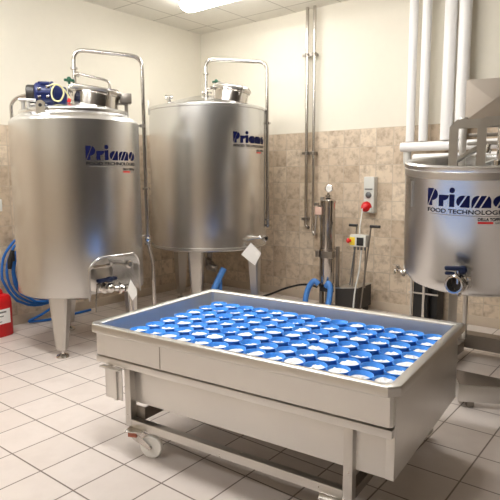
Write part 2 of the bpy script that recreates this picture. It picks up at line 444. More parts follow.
# raised rim round the niche
b = MB(); pr = arch(0, .268, .485, .85, .14)
pts = []
pr = pr[1:]+pr[:1]; pr = pr[:10] + [tuple(pr[9][k]+(pr[10][k]-pr[9][k])*q/5 for k in range(3)) for q in range(1, 5)] + pr[10:]
for x, y, z in pr:
    pts.append((x, -math.sqrt(RL**2-x*x)-.003, z))
b.tube(pts, .008, 8).xf(Matrix.Rotation(aN, 4, 'Z')); b.build('niche_rim', M['tank'], t)
for a in (-22.5, 103, 199): tank_leg(t, R(a), .545 if a < 0 else .50, zb+.03, .163, .080, M['frame'])
lettering(t, RL, R(7.0), 1.648)
# manhole, motor, lug
manhole(t, (.165, -.08, 2.12), R(7), .205, .115, 0)
mo = MB(); ax = Vector((1, 0, 0)); o = Vector((-.185, -.22, 2.195))
mo.turn([(.080, -.125), (.094, -.11), (.098, -.06), (.098, .0), (.08, .01)], o, ax, 32)
for k in range(12):
    a = 2*PI*k/12; mo.box((0, 0, 0), (.09, .006, .012), M4=Matrix.Translation(o+Vector((-.05, .098*cos(a), .098*sin(a)))) @ Matrix.Rotation(a-PI/2, 4, 'X'))
mo.turn([(.104, .0), (.108, .006), (.108, .022), (.09, .03)], o, ax, 32)
mo.box(o+Vector((-.04, -.06, .078)), (.07, .06, .03), 0, .008)
motor = mo.build('agitator_motor', M['motor'], t)
fc = MB(); fc.turn([(.04, -.195), (.068, -.188), (.074, -.175), (.074, -.13), (.07, -.128)], o, ax, 28)
lab(fc.build('fan_cover', M['dark'], motor), 'dark grey fan cover')
gb = MB(); gb.turn([(.088, .03), (.084, .05), (.07, .07), (.066, .12), (.05, .13)], o, ax, 28); gb.box(o+Vector((.085, 0, -.02)), (.075, .12, .125), 0, .02)
gb.cyl(o+Vector((.085, 0, -.03)), o+Vector((.085, 0, -.16)), .04)
gb.build('gearbox', M['motor'], motor)
bl = MB()
for k in range(4):
    a = R(45+90*k); bl.box(o+Vector((-.004, .075*cos(a)-.01, .072*sin(a))), (.012, .022, .022), 0, .003)
for q in ((-.085, -.097, .03), (-.085, -.097, -.035), (-.02, -.094, .05), (-.02, -.1, -.03)):
    bl.box(o+Vector(q), (.024, .01, .022), 0, .003)
bl.build('motor_bolt_plates', M['polish'], motor)
cb = MB(); cb.tube([(-.20, -.30, 2.25), (-.15, -.335, 2.27), (-.09, -.335, 2.245), (-.075, -.335, 2.19), (-.11, -.335, 2.125), (-.165, -.335, 2.135), (-.18, -.33, 2.20), (-.14, -.335, 2.275), (-.07, -.33, 2.225), (-.03, -.32, 2.15)], .0065, 8, .05)
lab(cb.build('motor_cable', M['cable'], motor), 'looped pale cable')
rc = MB(); rc.cyl((-.045, -.32, 2.125), (-.036, -.32, 2.155), .013, seg=12); lab(rc.build('cable_plug', M['red'], motor), 'red plug')
sd = MB(); sd.box((-.23, -.24, 2.10), (.26, .12, .014), 0, .003)
for x in (-.34, -.2): sd.box((x, -.24, 2.075), (.02, .1, .06))
sd.cyl((-.43, -.3, 2.135), (-.30, -.3, 2.135), .013, seg=12); sd.cyl((-.36, -.3, 2.07), (-.36, -.3, 2.135), .013, seg=12); sd.cyl((-.40, -.28, 2.06), (-.40, -.28, 2.15), .016, seg=12)
sd.build('motor_bracket', M['sheet'], t)
lg = MB(); pl = []
for x, z in ((-.036, 2.02), (.036, 2.02), (.036, 2.105)): pl.append((x, 0, z))
for k in range(1, 9): pl.append((.036*cos(R(22.5*k)), 0, 2.105+.03*sin(R(22.5*k))))
lg.prism(pl, (0, .012, 0)).xf(Matrix.Translation((-.262, -.43, -.012)) @ Matrix.Rotation(R(-20), 4, 'Z')); lug = lg.build('lifting_lug', M['polish'], t)
hl = MB(); hl.cyl((0, -.002, 2.095), (0, .004, 2.095), .014, seg=14); hl.xf(Matrix.Translation((-.262, -.43, -.012)) @ Matrix.Rotation(R(-20), 4, 'Z')); lab(hl.build('lug_eye', M['black'], lug), 'dark eye of the lug')
sb = MB(); sb.box((.435, -.10, 2.20), (.10, .09, .085), 0, .006); sb.cyl((.44, -.10, 2.04), (.44, -.10, 2.17), .016); sb.box((.41, -.10, 2.152), (.09, .05, .016)); sb.build('sensor_box', M['dark_frame'], t)
# washing pipe looping over the top and down beside the shell
pp = MB(); rp = .0185
pp.tube([(.01, .05, 2.15), (.01, .05, 2.630), (.606, .05, 2.600), (.612, .05, .88), (.655, .05, .72), (.652, .05, .12), (.58, .08, .06)], rp, 14, .10, 10)
wp = pp.build('washing_pipe', M['pipe'], t)
for q in ((.01, .05, 2.466), (.01, .05, 2.26), (.610, .05, 1.40), (.611, .05, .955), (.612, .05, .88)):
    cl = MB(); clamp_ring(cl, Vector(q), (0, 0, 1), rp); cl.build('pipe_clamp', M['polish'], wp)
vv = MB(); vv.ball((.612, .05, .92), .03, (1, 1, 1.1)); vv.cyl((.60, .05, .955), (.52, .0, .958), .009, seg=10); vv.cyl((.60, .03, .92), (.60, -.04, .92), .011, seg=10)
vv.build('pipe_valve', M['polish'], wp)
br = MB(); br.box((.575, .05, 1.98), (.10, .02, .016)); br.turn([(rp+.008, -.014), (rp+.008, .014)], (.595, .05, 1.98), seg=16); br.build('pipe_bracket', M['dark_frame'], t)
sp = MB(); sp.tube([(.01, .05, 2.405), (.05, -.02, 2.41), (.30, 0., 2.365), (.318, 0., 2.26)], .0115, 12, .035); clamp_ring(sp, Vector((.04, .0, 2.408)), (1, -.1, 0), .014)
sp.build('spray_pipe', M['pipe'], t)
hand_wheel(t, (-.036, 0, 2.315)); st = MB(); st.cyl((-.036, 0, 2.14), (-.036, 0, 2.32), .014); st.cyl((-.036, 0, 2.28), (.01, .05, 2.28), .012); st.build('valve_stem', M['polish'], t)
vb = MB(); vb.tube([(-.555, .35, 1.2), (-.555, .35, 2.18), (-.50, .33, 2.235), (-.36, .25, 2.265), (-.30, .2, 2.10)], .016, 12, .07)
for z in (1.25, 1.9): vb.tube([(-.555, .35, z), (-.42, .30, z)], .012, 8)
vb.build('vent_pipe', M['pipe'], t)
# niche fittings
mN = Matrix.Rotation(aN, 4, 'Z')
dr = MB(); dr.turn([(.165, 0), (.165, .02), (.15, .03), (.10, .055), (.05, .066), (.001, .068)], (-.035, -.262, .665), (0, -1, .12), 36); dr.xf(mN); door = dr.build('manway_door', M['sheet'], t)
for x, z in ((-.15, .735), (.055, .735)):
    k = MB(); k.cyl((x, -.26, z), (x, -.345, z+.01), .010, seg=10); k.ball((x, -.355, z+.01), .021, seg=12); k.xf(mN); k.build('door_knob', M['polish'], door)
ba = MB(); ba.box((-.05, -.335, .735), (.21, .018, .03), 0, .005); ba.xf(mN); ba.build('door_bar', M['pipe'], door)
th = MB(); th.cyl((.15, -.28, .735), (.15, -.455, .74), .013, seg=12); th.turn([(.02, 0), (.036, .006), (.036, .03), (.03, .034)], (.16, -.45, .742), (.15, -1, 0), 24); th.xf(mN)
tm = th.build('thermometer', M['polish'], t)
dl = MB(); dl.cyl((.165, -.483, .742), (.166, -.488, .742), .022, seg=20); dl.xf(mN); lab(dl.build('dial', M['midgrey'], tm), 'grey dial')
va = MB(); va.cyl((-.02, -.20, .555), (-.02, -.44, .548), .030); clamp_ring(va, Vector((-.02, -.36, .55)), (0, -1, 0), .032); va.ball((-.02, -.43, .553), .047)
va.cyl((-.02, -.43, .55), (.10, -.47, .535), .027); clamp_ring(va, Vector((.06, -.46, .54)), (1, -.3, -.1), .028); va.cyl((.10, -.47, .535), (.15, -.475, .53), .034)
va.cyl((-.02, -.43, .55), (-.02, -.43, .62), .014); va.xf(mN); ov = va.build('outlet_valve', M['polish'], t)
hd = MB(); hd.box((-.055, -.44, .633), (.20, .05, .032), .08, .012); hd.ball((-.03, -.44, .63), .036, (1.2, 1, .7)); hd.xf(mN); lab(hd.build('valve_handle', M['handle'], ov), 'dark blue valve handle')
wt = MB(); wt.tube([(.13, -.475, .53), (.165, -.48, .51), (.17, -.48, .32)], .017, 10, .03); wt.xf(mN); lab(wt.build('drain_pipe', M['pipe'], ov), 'thin drain pipe')
rd = MB(); rd.cyl((-.16, -.44, .60), (-.225, -.50, .385), .006, seg=8); rd.cyl((-.155, -.43, .60), (-.10, -.40, .61), .006, seg=8); rd.xf(mN); lab(rd.build('drain_rod', M['pipe'], ov), 'slanting thin rod')
wL = Matrix.Translation((*TL, 0)) @ mN.__class__.Rotation(aL, 4, 'Z')
paper_tag('paper_tag', [wL @ Vector(p) for p in ((.386, -.56, .652), (.43, -.55, .57), (.436, -.55, .515), (.395, -.56, .468), (.355, -.57, .56))], 'white paper tag hung on the outlet valve inside the arched niche')

# ------------------------------------------------------------------ rear tank
TM = (-4.286, 4.618); RM = .655; aM = R(42.86)
t = thing('process_tank', 'wide steel process tank without motor standing in the room corner', 'tank', (*TM, 0), aM)
b = MB(); zb = .725
b.turn([(.001, zb-.05), (.4, zb-.03), (.60, zb-.008), (.645, zb+.002), (RM, zb+.012), (RM, zb+.03), (RM-.004, zb+.034), (RM-.004, 2.222), (RM+.004, 2.226), (RM+.004, 2.25), (RM-.01, 2.26),
        (.45, 2.315), (.2, 2.385), (.05, 2.41), (.001, 2.41)], seg=128)
b.build('tank_shell', M['tank'], t, angle=30)
bd = MB(); bd.turn([(RM-.004, zb+.014), (RM+.004, zb+.016), (RM+.004, zb+.040), (RM-.004, zb+.042)], seg=128, closed=True); bd.build('bottom_band', M['sheet'], t)
for a in (-14.5, 64, 220): tank_leg(t, R(a), .615, zb+.02, .168, .085, M['frame'])
lettering(t, RM, R(23.6), 1.858)
manhole(t, (.25, -.25, 2.335), R(11), .185, .095, 0)
pp = MB(); rp = .020
pp.tube([(-.012, -.1, 2.36), (-.012, -.1, 2.785), (.662, -.1, 2.76), (.672, -.1, .93)], rp, 14, .095, 10)
wp = pp.build('washing_pipe', M['pipe'], t)
for x, z in ((-.012, 2.63), (-.012, 2.43), (.670, 2.10), (.670, 1.02), (.670, .955)):
    cl = MB(); clamp_ring(cl, Vector((x, -.1, z)), (0, 0, 1), rp)
    if z == 2.43: cl.cyl((-.06, -.1, 2.43), (.05, -.1, 2.43), .012, seg=10); cl.ball((-.012, -.1, 2.43), .03)
    cl.build('pipe_clamp', M['polish'], wp)
for z in (2.12, 1.1):
    br = MB(); br.box((.66, -.06, z), (.05, .06, .016)); br.build('pipe_bracket', M['dark_frame'], t)
hand_wheel(t, (.10, -.15, 2.495)); st = MB(); st.cyl((.10, -.15, 2.33), (.10, -.15, 2.50), .014); st.cyl((.10, -.15, 2.47), (-.012, -.1, 2.47), .011); st.cyl((.10, -.15, 2.47), (.03, -.2, 2.47), .016, seg=12); st.build('valve_stem', M['polish'], t)
tv = MB(); tv.cyl((-.403, -.35, 2.22), (-.403, -.35, 2.34), .018); tv.cyl((-.432, -.35, 2.345), (-.374, -.35, 2.345), .015); clamp_ring(tv, Vector((-.403, -.35, 2.305)), (0, 0, 1), .013)
clamp_ring(tv, Vector((-.432, -.35, 2.345)), (1, 0, 0), .013); clamp_ring(tv, Vector((-.374, -.35, 2.345)), (1, 0, 0), .013); tv.build('breather_valve', M['polish'], t)
lg = MB(); lg.box((-.640, -.12, 2.26), (.012, .06, .15), 0, .004); lg.xf(Matrix.Rotation(0, 4, 'Z')); lg.build('lifting_lug', M['sheet'], t)
tp = MB(); tp.cyl((.50, -.40, .853), (.60, -.53, .853), .013, seg=12); tp.turn([(.02, 0), (.034, .006), (.034, .028), (.028, .032)], (.585, -.515, .853), (.75, -1, 0), 20); tp.tube([(.555, -.47, .853), (.47, -.52, .852), (.40, -.56, .842)], .010, 8, .02); tp.ball((.545, -.455, .855), .022)
tap = tp.build('sample_tap', M['polish'], t)
dl = MB(); dl.cyl((.605, -.542, .853), (.6085, -.5467, .853), .018, seg=16); lab(dl.build('tap_bore', M['black'], tap), 'dark bore of the tap')
ot = MB(); ot.cyl((.0, 0, .70), (.0, -.0, .60), .035); ot.tube([(0, 0, .62), (0, 0, .55), (.0, -.36, .53)], .030, 12, .06); clamp_ring(ot, Vector((0, -.30, .533)), (0, 1, 0), .032); ot.cyl((-.05, -.33, .53), (-.05, -.33, .62), .02); ot.cyl((0, -.36, .53), (.07, -.39, .51), .04)
ot.build('bottom_outlet', M['dark_frame'], t)
wM = Matrix.Translation((*TM, 0)) @ Matrix.Rotation(aM, 4, 'Z')
paper_tag('paper_tag', [wM @ Vector(p) for p in ((.440, -.555, .812), (.555, -.52, .690), (.482, -.55, .562), (.333, -.60, .690))], 'square white paper tag hung on the sample tap of the corner tank')
# blue hoses under the rear tank
def hose(name, pts, r, mat, label, group=None, ribs=False, fillet=.1, cat='hose', fs=8):
    o = MB().tube(pts, r, 14, fillet, fs).build(name, mat); return tag(o, label, cat, group)
h = lambda *p: wM @ Vector(p)
hose('hose', [h(.150, -.45, .52), h(.07, -.50, .37), h(-.01, -.56, .20), h(.02, -.70, .045), h(.3, -.80, .036)], .034, M['hose_pale'], 'thick blue hose leaning down from the corner tank outlet')
hose('hose', [h(.10, -.33, .42), h(.105, -.40, .28), h(.08, -.48, .08), h(.2, -.66, .034), h(.5, -.8, .034)], .030, M['hose_pale'], 'short blue hose end hanging behind the leaning hose under the corner tank')

# ------------------------------------------------------------------ draining cart
aC = R(4.8); A0 = Vector((-2.555, 1.7395, 0)); L, W = 1.768, 1.128
t = thing('draining_cart', 'stainless steel draining cart on casters holding a deep open tray', 'cart', A0, aC)
def loop(o, z, ch=0.):
    x0, x1, y0, y1 = o, L-o, o, W-o; c = max(ch, .0005); e = min(c, .014)
    return [(x0+c, y0, z), (x1-c, y0, z), (x1, y0+c, z), (x1, y1-e, z), (x1-e, y1, z), (x0+e, y1, z), (x0, y1-e, z), (x0, y0+c, z)]
ch = .04
b = MB(); b.rings([loop(.03, .655, .012), loop(.004, .655, ch), loop(0, .660, ch), loop(0, .692, ch), loop(.004, .699, ch), loop(.010, .701, ch-.002), loop(.040, .699, ch-.015), loop(.050, .694, .015), loop(.052, .685, .012), loop(.034, .66, .012)], closed=True)
b.build('tray_rim', M['sheet'], t, angle=30)
b = MB(); b.rings([loop(.052, .686, .012), loop(.052, .535, .012), loop(.055, .530, .012)], cap0=False, cap1=True)
b.build('tray_inside', M['basin'], t, angle=30)
b = MB(); b.rings([loop(.030, .656, .010), loop(.030, .524, .010), loop(.045, .522, .010), loop(.045, .505, .010), loop(.05, .505, .01)], cap0=False, cap1=True)
b.build('tray_wall', M['sheet'], t, angle=25)
b = MB(); b.span((.515, .0285, .526), (.519, .0305, .655)); b.build('weld_seam', M['dark_frame'], t)
b = MB(); b.span((.034, .0265, .480), (L-.028, W-.0265, .516), .003); b.build('ledge_flange', M['sheet'], t)
b = MB(); b.span((.25, .066, .288), (L-.030, W-.066, .48), .004); b.build('lower_trough', M['sheet'], t)
b = MB(); b.span((L-.062, .060, .290), (L-.026, .068, .479), .002); b.build('corner_strip', M['sheet'], t)
b = MB(); b.span((L-.030, .060, .290), (L-.026, W-.060, .655), .0015); b.build('end_panel', M['sheet'], t)
# chassis
fx0, fx1, fy0, fy1 = .252, 1.578, .029, W-.029; s = .042
for x in (fx0, fx1-s):
    for y in (fy0, fy1-s):
        b = MB(); b.span((x, y, .155), (x+s, y+s, .482), .003); b.build('leg', M['frame'], t)
for y in (fy0, fy1-s):
    b = MB(); b.span((fx0+s, y, .155), (fx1-s, y+s, .20), .004); b.build('long_rail', M['frame'], t)
for x in (fx0, fx1-s):
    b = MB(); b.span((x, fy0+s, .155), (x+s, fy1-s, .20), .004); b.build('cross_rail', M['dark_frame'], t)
b = MB(); b.span((.28, .07, .20), (.36, .078, .265)); b.span((.28, .07, .20), (.36, .2, .208)); b.span((.352, .07, .20), (.36, .2, .265)); b.build('corner_gusset', M['dark_frame'], t)
b = MB(); b.span((.105, .026, .29), (.236, .031, .464)); b.span((.105, .026, .29), (.110, .075, .464)); b.box((.190, .022, .372), (.022, .012, .17), 0, .003); b.box((.165, .012, .470), (.15, .036, .007), 0, .002)
b.build('side_guard', M['sheet'], t)
for i, (x, y, a) in enumerate(((.330, .032, R(25)), (fx1-.10, .040, R(25)), (.31, W-.06, R(70)), (fx1-.10, W-.06, R(20)))):
    m = Matrix.Translation((x, y, 0)) @ Matrix.Rotation(a-aC, 4, 'Z')
    b = MB(); b.turn([(.022, -.014), (.058, -.014), (.0635, -.008), (.0635, .008), (.058, .014), (.022, .014)], (.085, 0, .0635), (0, 1, 0), 36, closed=False); b.xf(m)
    casterw = None
    f = MB(); f.box((0, 0, .151), (.10, .085, .008), 0, .002); f.cyl((0, 0, .135), (0, 0, .15), .032)
    for sgn in (-1, 1):
        pol = [(-.035, sgn*.026, .136), (.015, sgn*.026, .136), (.098, sgn*.026, .066), (.092, sgn*.026, .052), (.078, sgn*.026, .052), (-.012, sgn*.026, .105)]
        f.prism(pol, (0, .003, 0))
    f.cyl((.085, -.034, .0635), (.085, .034, .0635), .009, seg=12); f.box((0, 0, .137), (.075, .06, .006))
    f.xf(m); fk = f.build('caster', M['pipe'], t)
    w = b.build('caster_wheel', M['white_pl'], fk); lab(w, 'white nylon wheel')
    if i == 0:
        g = MB(); g.box((-.012, -.031, .132), (.05, .004, .026), 0, .001); g.xf(m); lab(g.build('brake_plate', M['orange'], fk), 'reddish brake plate')
b = MB(); b.tube([(1.18, .45, .31), (1.18, .45, .24), (1.05, .40, .23)], .032, 12, .05); clamp_ring(b, Vector((1.10, .42, .232)), (1, .4, 0), .034); b.cyl((1.18, .45, .25), (1.30, .44, .25), .02); b.box((1.34, .44, .25), (.09, .05, .03), 0, .008); b.box((1.06, .37, .225), (.07, .07, .07), 0, .01)
b.build('drain_valve', M['dark_frame'], t)

# blue moulds, fourteen by seven, each with its curd
mC = Matrix.Translation(A0) @ Matrix.Rotation(aC, 4, 'Z')
def mould_mesh():
    b = MB(); h_, r0_, r1_ = .118, .046, .0535
    b.turn([(.001, 0), (r0_-.004, 0), (r0_, .004), (r1_, h_-.010), (r1_+.0018, h_-.008), (r1_+.0018, h_), (r1_-.0005, h_), (r1_-.0025, h_-.003), (r0_-.003, .006), (.001, .006)], seg=28)
    return b.mesh('cheese_mould', M['blue'], 40)
def curd_mesh(k):
    rnd = random.Random(k); b = MB(); n = 20; r = .0485; z = .100; rings = [[(.047*cos(2*PI*i/n), .047*sin(2*PI*i/n), .012) for i in range(n)]]
    tilt = rnd.uniform(.002, .009); ta = rnd.uniform(0, 6.28)
    for q in (1., .78, .55, .3, .1):
        ring = []
        for i in range(n):
            a = 2*PI*i/n; rr = r*q*(1 if q == 1 else rnd.uniform(.88, 1.12)); zz = z + (0 if q == 1 else rnd.uniform(-.006, .010)) + tilt*q*cos(a-ta)
            ring.append((rr*cos(a), rr*sin(a), zz))
        rings.append(ring)
    b.rings(rings); return b.mesh('cheese_curd', M['curd'], 50)
MM = mould_mesh(); CM = [curd_mesh(k) for k in range(9)]
ORD = 'first second third fourth fifth sixth seventh eighth ninth tenth eleventh twelfth thirteenth fourteenth'.split()
NX, NY = 14, 7
x0c, x1c, y0c, y1c = .198, 1.645, .214, .954
for j in range(NY):
    row = 'front row' if j == 0 else ('back row' if j == NY-1 else ORD[j]+' row from the front')
    for i in range(NX):
        x = x0c+(x1c-x0c)*i/(NX-1); y = y0c+(y1c-y0c)*j/(NY-1)
        x += random.uniform(-.0025, .0025); y += random.uniform(-.006, .006)
        p = mC @ Vector((x, y, .5302))
        o = bpy.data.objects.new('cheese_mould', MM); C.objects.link(o); o.location = p; o.rotation_euler.z = random.uniform(0, 6)
        tag(o, f'blue mould, {ORD[i]} from the caster end, {row} of the tray', 'mould', 'blue moulds standing in the draining tray')
        c = bpy.data.objects.new('cheese_curd', random.choice(CM)); C.objects.link(c)
        c.location = p + Vector((0, 0, random.uniform(-.006, .003))); c.rotation_euler.z = random.uniform(0, 6)
        tag(c, f'white curd in the {ORD[i]} mould from the caster end, {row}', 'cheese', 'white curds filling the blue moulds')

# ------------------------------------------------------------------ open vat with stirring frame
VB = R(-15.8); TV = (4.2*sin(VB), 4.2*cos(VB)); RV = .505; aV = R(15.8)
t = thing('cheese_vat', 'open round steel vat with navy lettering and a big outlet pipe, tipped forward', 'vat', (*TV, 0), aV)
tilt = Matrix.Translation((0, 0, 1.2)) @ Matrix.Rotation(R(6.2), 4, 'X') @ Matrix.Translation((0, 0, -1.2))
b = MB()
b.turn([(.001, .715), (.25, .722), (.40, .745), (.47, .775), (.497, .815), (RV, .86), (RV, 1.575), (RV+.004, 1.585), (RV+.004, 1.605), (RV-.006, 1.617), (.48, 1.617), (.462, 1.608), (.455, 1.59),
        (.455, .86), (.43, .80), (.30, .78), (.001, .77)], seg=112)
b.xf(tilt); b.build('vat_shell', M['tank'], t, angle=30)
b = MB(); b.turn([(RV+.001, 1.528), (RV+.004, 1.530), (RV+.004, 1.575), (RV+.001, 1.577)], seg=112, closed=True); b.xf(tilt); b.build('rim_band', M['sheet'], t)
lettering(t, RV, R(-38.2), 1.358, tilt)
for a in (-58,):
    b = MB(); b.box((0, -RV-.003, 1.41), (.012, .006, .18), 0, .002); b.xf(tilt @ Matrix.Rotation(R(a), 4, 'Z')); b.build('side_strip', M['sheet'], t)
# outlet butterfly valve
b = MB(); d = Vector((-.35, -1, .06)).normalized(); o = Vector((-.055, -.43, .815)); axr = d
b.turn([(.050, 0), (.050, .09), (.054, .095), (.061, .10), (.061, .125), (.054, .13), (.050, .16), (.050, .175), (.060, .18), (.060, .20), (.056, .205), (.045, .205), (.043, .19), (.043, .05), (.001, .05)], o, d, 36)
for k in range(3):
    a = 2*PI*k/3+.6; x, y = frame_from(d); p = o+d*.115+x*(.070*cos(a))+y*(.070*sin(a)); b.box(p, (.026, .026, .026), 0, .005)
ov = b.build('outlet_valve', M['polish'], t)
b = MB(); b.cyl(o+d*.14, o+d*.14+Vector((0, 0, .10)), .013); b.build('valve_stem', M['polish'], ov)
b = MB(); x, y = frame_from(d); b.turn([(.040, .13), (.040, .134)], o, d, 24); lab(b.build('valve_disc', M['dark'], ov), 'dark disc inside the pipe mouth')
b = MB(); hp = o+d*.14+Vector((0, 0, .100)); b.box(hp+Vector((-.025, -.01, .0)), (.115, .045, .028), .1, .013); b.box(hp+Vector((-.05, -.01, -.032)), (.06, .04, .02), .1, .009); b.ball(hp+Vector((.025, 0, -.01)), .030, (1, .9, 1)); lab(b.build('valve_handle', M['handle'], ov), 'dark blue valve handle')
# gauge tube at the side
b = MB(); b.cyl((-.500, .08, .80), (-.512, .10, 1.48), .013, seg=14); b.cyl((-.51, .10, 1.46), (-.47, .09, 1.46), .010, seg=10); gt = b.build('level_tube', M['white_pipe'], t); lab(gt, 'pale upright level tube')
b = MB(); b.ball((-.500, .06, .772), .024); b.cyl((-.53, .06, .768), (-.44, .06, .785), .015, seg=12); b.cyl((-.500, .08, .772), (-.500, -.02, .765), .014, seg=12); b.build('tube_valve', M['polish'], gt)
# base frame under the vat: built in room axes, then turned into the vat's own axes
inv = (Matrix.Translation((*TV, 0)) @ Matrix.Rotation(aV, 4, 'Z')).inverted()
def vpart(name, mat, fn, angle=30):
    b = MB(); fn(b); b.xf(inv); return b.build(name, mat, t, angle)
vpart('base_beam', M['dark_frame'], lambda b: (b.span((-1.52, 3.77, .045), (-.45, 3.776, .155)), b.span((-1.52, 3.776, .045), (-.45, 3.81, .051))))  # shade on the beam faces is put in by the darker steel
vpart('base_beam', M['dark_frame'], lambda b: (b.span((-1.56, 4.58, .075), (-.45, 4.586, .19)), b.span((-1.56, 4.586, .184), (-.45, 4.70, .19)), b.span((-1.56, 4.69, .05), (-.45, 4.70, .19))))  # same darker steel, standing in for shade on the rear beam
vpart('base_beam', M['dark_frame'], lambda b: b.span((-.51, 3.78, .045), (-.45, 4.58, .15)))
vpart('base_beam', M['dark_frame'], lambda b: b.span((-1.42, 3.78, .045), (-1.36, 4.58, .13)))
for x, y in ((-1.50, 3.75), (-1.52, 4.60), (-.48, 3.75), (-.48, 4.60)):
    vpart('base_foot', M['black'], lambda b: b.cyl((x, y, 0), (x, y, .05), .03, seg=16))
legm = M['frame']
vpart('leg', legm, lambda b: b.box((-1.222, 3.815, .48), (.058, .058, .66), R(18), .004))
vpart('leg', legm, lambda b: b.box((-1.36, 4.575, .48), (.032, .032, .66), 0, .004))
vpart('leg', legm, lambda b: b.box((-.80, 3.815, .48), (.058, .058, .66), R(18), .004))
vpart('leg', legm, lambda b: b.box((-.80, 4.575, .48), (.05, .05, .66), 0, .004))
# folded step plate in front of the base
st = thing('step_plate', 'low folded steel plate standing on the floor in front of the vat base', 'step', (-1.06, 3.50, 0), R(27))
b = MB(); b.span((0, 0, .040), (.38, .006, .152), .002); b.span((0, 0, .146), (.38, .012, .152), .002); b.span((0, 0, .040), (.006, .17, .152), .002); b.build('plate', M['sheet'], st)
for x in (.06, .30):
    b = MB(); b.span((x, .01, 0), (x+.04, .10, .02), .003); b.span((x, .006, .012), (x+.04, .012, .12)); b.build('foot', M['dark_frame'], st)
# stirring frame standing in the vat
t = thing('stirring_frame', 'square-tube steel stirring frame rising out of the open vat', 'frame', (*TV, 0), aV)
s = .056
def bar(name, a, b_, mat, size=s):
    o = MB(); a, b_ = Vector(a), Vector(b_); d = (b_-a); l = d.length
    q = Vector((0, 0, 1)).rotation_difference(d); m = Matrix.Translation((a+b_)/2) @ q.to_matrix().to_4x4()
    o.box((0, 0, 0), (size, size, l), 0, .004, M4=m); return o.build(name, mat, t, 25)
def archf(x0, y, x1, ztop, mat):
    o = MB(); h = s/2
    # post with a mitred elbow into the beam, as one bent square tube
    pr = lambda x, z, kx, kz: [(x-h*kx, y-h, z-h*kz), (x+h*kx, y-h, z+h*kz), (x+h*kx, y+h, z+h*kz), (x-h*kx, y+h, z-h*kz)]
    zt = ztop-h
    o.rings([[(x0-h, y-h, .85), (x0+h, y-h, .85), (x0+h, y+h, .85), (x0-h, y+h, .85)],
             [(x0-h, y-h, zt-.02), (x0+h, y-h, zt-h), (x0+h, y+h, zt-h), (x0-h, y+h, zt-.02)],
             [(x0-h+.045, y-h, ztop), (x0+h+.001, y-h, zt-h), (x0+h+.001, y+h, zt-h), (x0-h+.045, y+h, ztop)],
             [(x1, y-h, ztop), (x1, y-h, zt-h), (x1, y+h, zt-h), (x1, y+h, ztop)]])
    return o.build('arch_tube', mat, t, 20)
archf(-.176, -.24, .40, 1.872, M['frame'])
archf(-.002, -.36, .44, 1.872, M['frame'])
bar('rear_post', (-.13, .20, .86), (-.13, .20, 1.93), M['frame'], .05)
bar('scraper_arm', (-.165, -.20, 1.60), (-.02, .06, 1.70), M['sheet'], .03)
bar('scraper_arm', (.02, .10, 1.58), (.35, -.05, 1.69), M['sheet'], .03)
bar('cross_bar', (-.10, .12, 1.735), (.40, .12, 1.735), M['frame'], .03)
bar('cross_bar', (-.10, .22, 1.80), (.40, .22, 1.80), M['dark_frame'], .026)
b = MB(); b.cyl((.12, 0, .85), (.12, 0, 1.84), .022); b.build('stirrer_shaft', M['pipe'], t)
b = MB(); b.turn([(.03, 0), (.03, .03), (.016, .035), (.016, .06)], (.03, -.05, 1.66), (.3, 0, 1), 14); b.build('shaft_coupling', M['polish'], t)
b = MB(); b.turn([(.03, 0), (.03, .03), (.016, .035)], (.10, -.2, 1.57), (0, 0, 1), 14); b.build('shaft_coupling', M['polish'], t)
# housing with cross-creased front
hb = MB(); a_ = (-.124, .22, 1.905); w_, h_, d_ = .40, .295, .30
mid = (a_[0]+w_*.47, a_[1]-.014, a_[2]+h_*.47)
c4 = [(a_[0], a_[1], a_[2]), (a_[0]+w_, a_[1], a_[2]), (a_[0]+w_, a_[1], a_[2]+h_), (a_[0], a_[1], a_[2]+h_)]
vs = [hb.V(p) for p in c4]; vm = hb.V(mid); bk = [hb.V((p[0], p[1]+d_, p[2])) for p in c4]
for i in range(4):
    hb.F([vs[i], vs[(i+1) % 4], vm]); hb.F([vs[i], bk[i], bk[(i+1) % 4], vs[(i+1) % 4]])
hb.F(list(reversed(bk))); hb.build('drive_housing', M['housing'], t, 0)
bar('housing_bracket', (-.10, .24, 1.885), (.30, .24, 1.885), M['dark_frame'], .045)

# ------------------------------------------------------------------ back wall services
def pipe_thing(name, pts, r, mat, label, cat, group=None, fillet=.06, clamps=(), seg=18):
    t = thing(name, label, cat, pts[0], 0, group); o = Vector(pts[0])
    MB().tube([Vector(p)-o for p in pts], r, seg, fillet).build('pipe_run', mat, t)
    for p in clamps:
        p = Vector(p)-o; b = MB(); b.turn([(r+.003, -.02), (r+.010, -.018), (r+.010, .018), (r+.003, .02)], p, (0, 0, 1), 18); b.box(p+Vector((.0, .035, 0)), (.03, .06, .03)); b.box(p+Vector((-.04, 0, 0)), (.04, .02, .03)); b.build('pipe_clip', M['dark_frame'], t)
    return t
pipe_thing('steel_pipe', [(-3.562, 5.55, H), (-3.562, 5.55, .93), (-3.545, 5.55, .90), (-3.515, 5.53, .90)], .020, M['pipe'], 'thin steel pipe on the tiled wall with the clips facing the corner tank', 'pipe', 'pair of thin steel pipes', .03, ((-3.562, 5.55, 1.78), (-3.562, 5.55, 1.0), (-3.562, 5.55, 2.9)))
pipe_thing('steel_pipe', [(-3.464, 5.55, H), (-3.464, 5.55, .86), (-3.43, 5.54, .80), (-3.385, 5.5, 1.06), (-3.30, 5.42, 1.16), (-3.235, 5.33, 1.165)], .018, M['pipe'], 'thin steel pipe on the tiled wall curving into the upright filter', 'pipe', 'pair of thin steel pipes', .05, ((-3.464, 5.55, 1.78), (-3.464, 5.55, 2.9)))
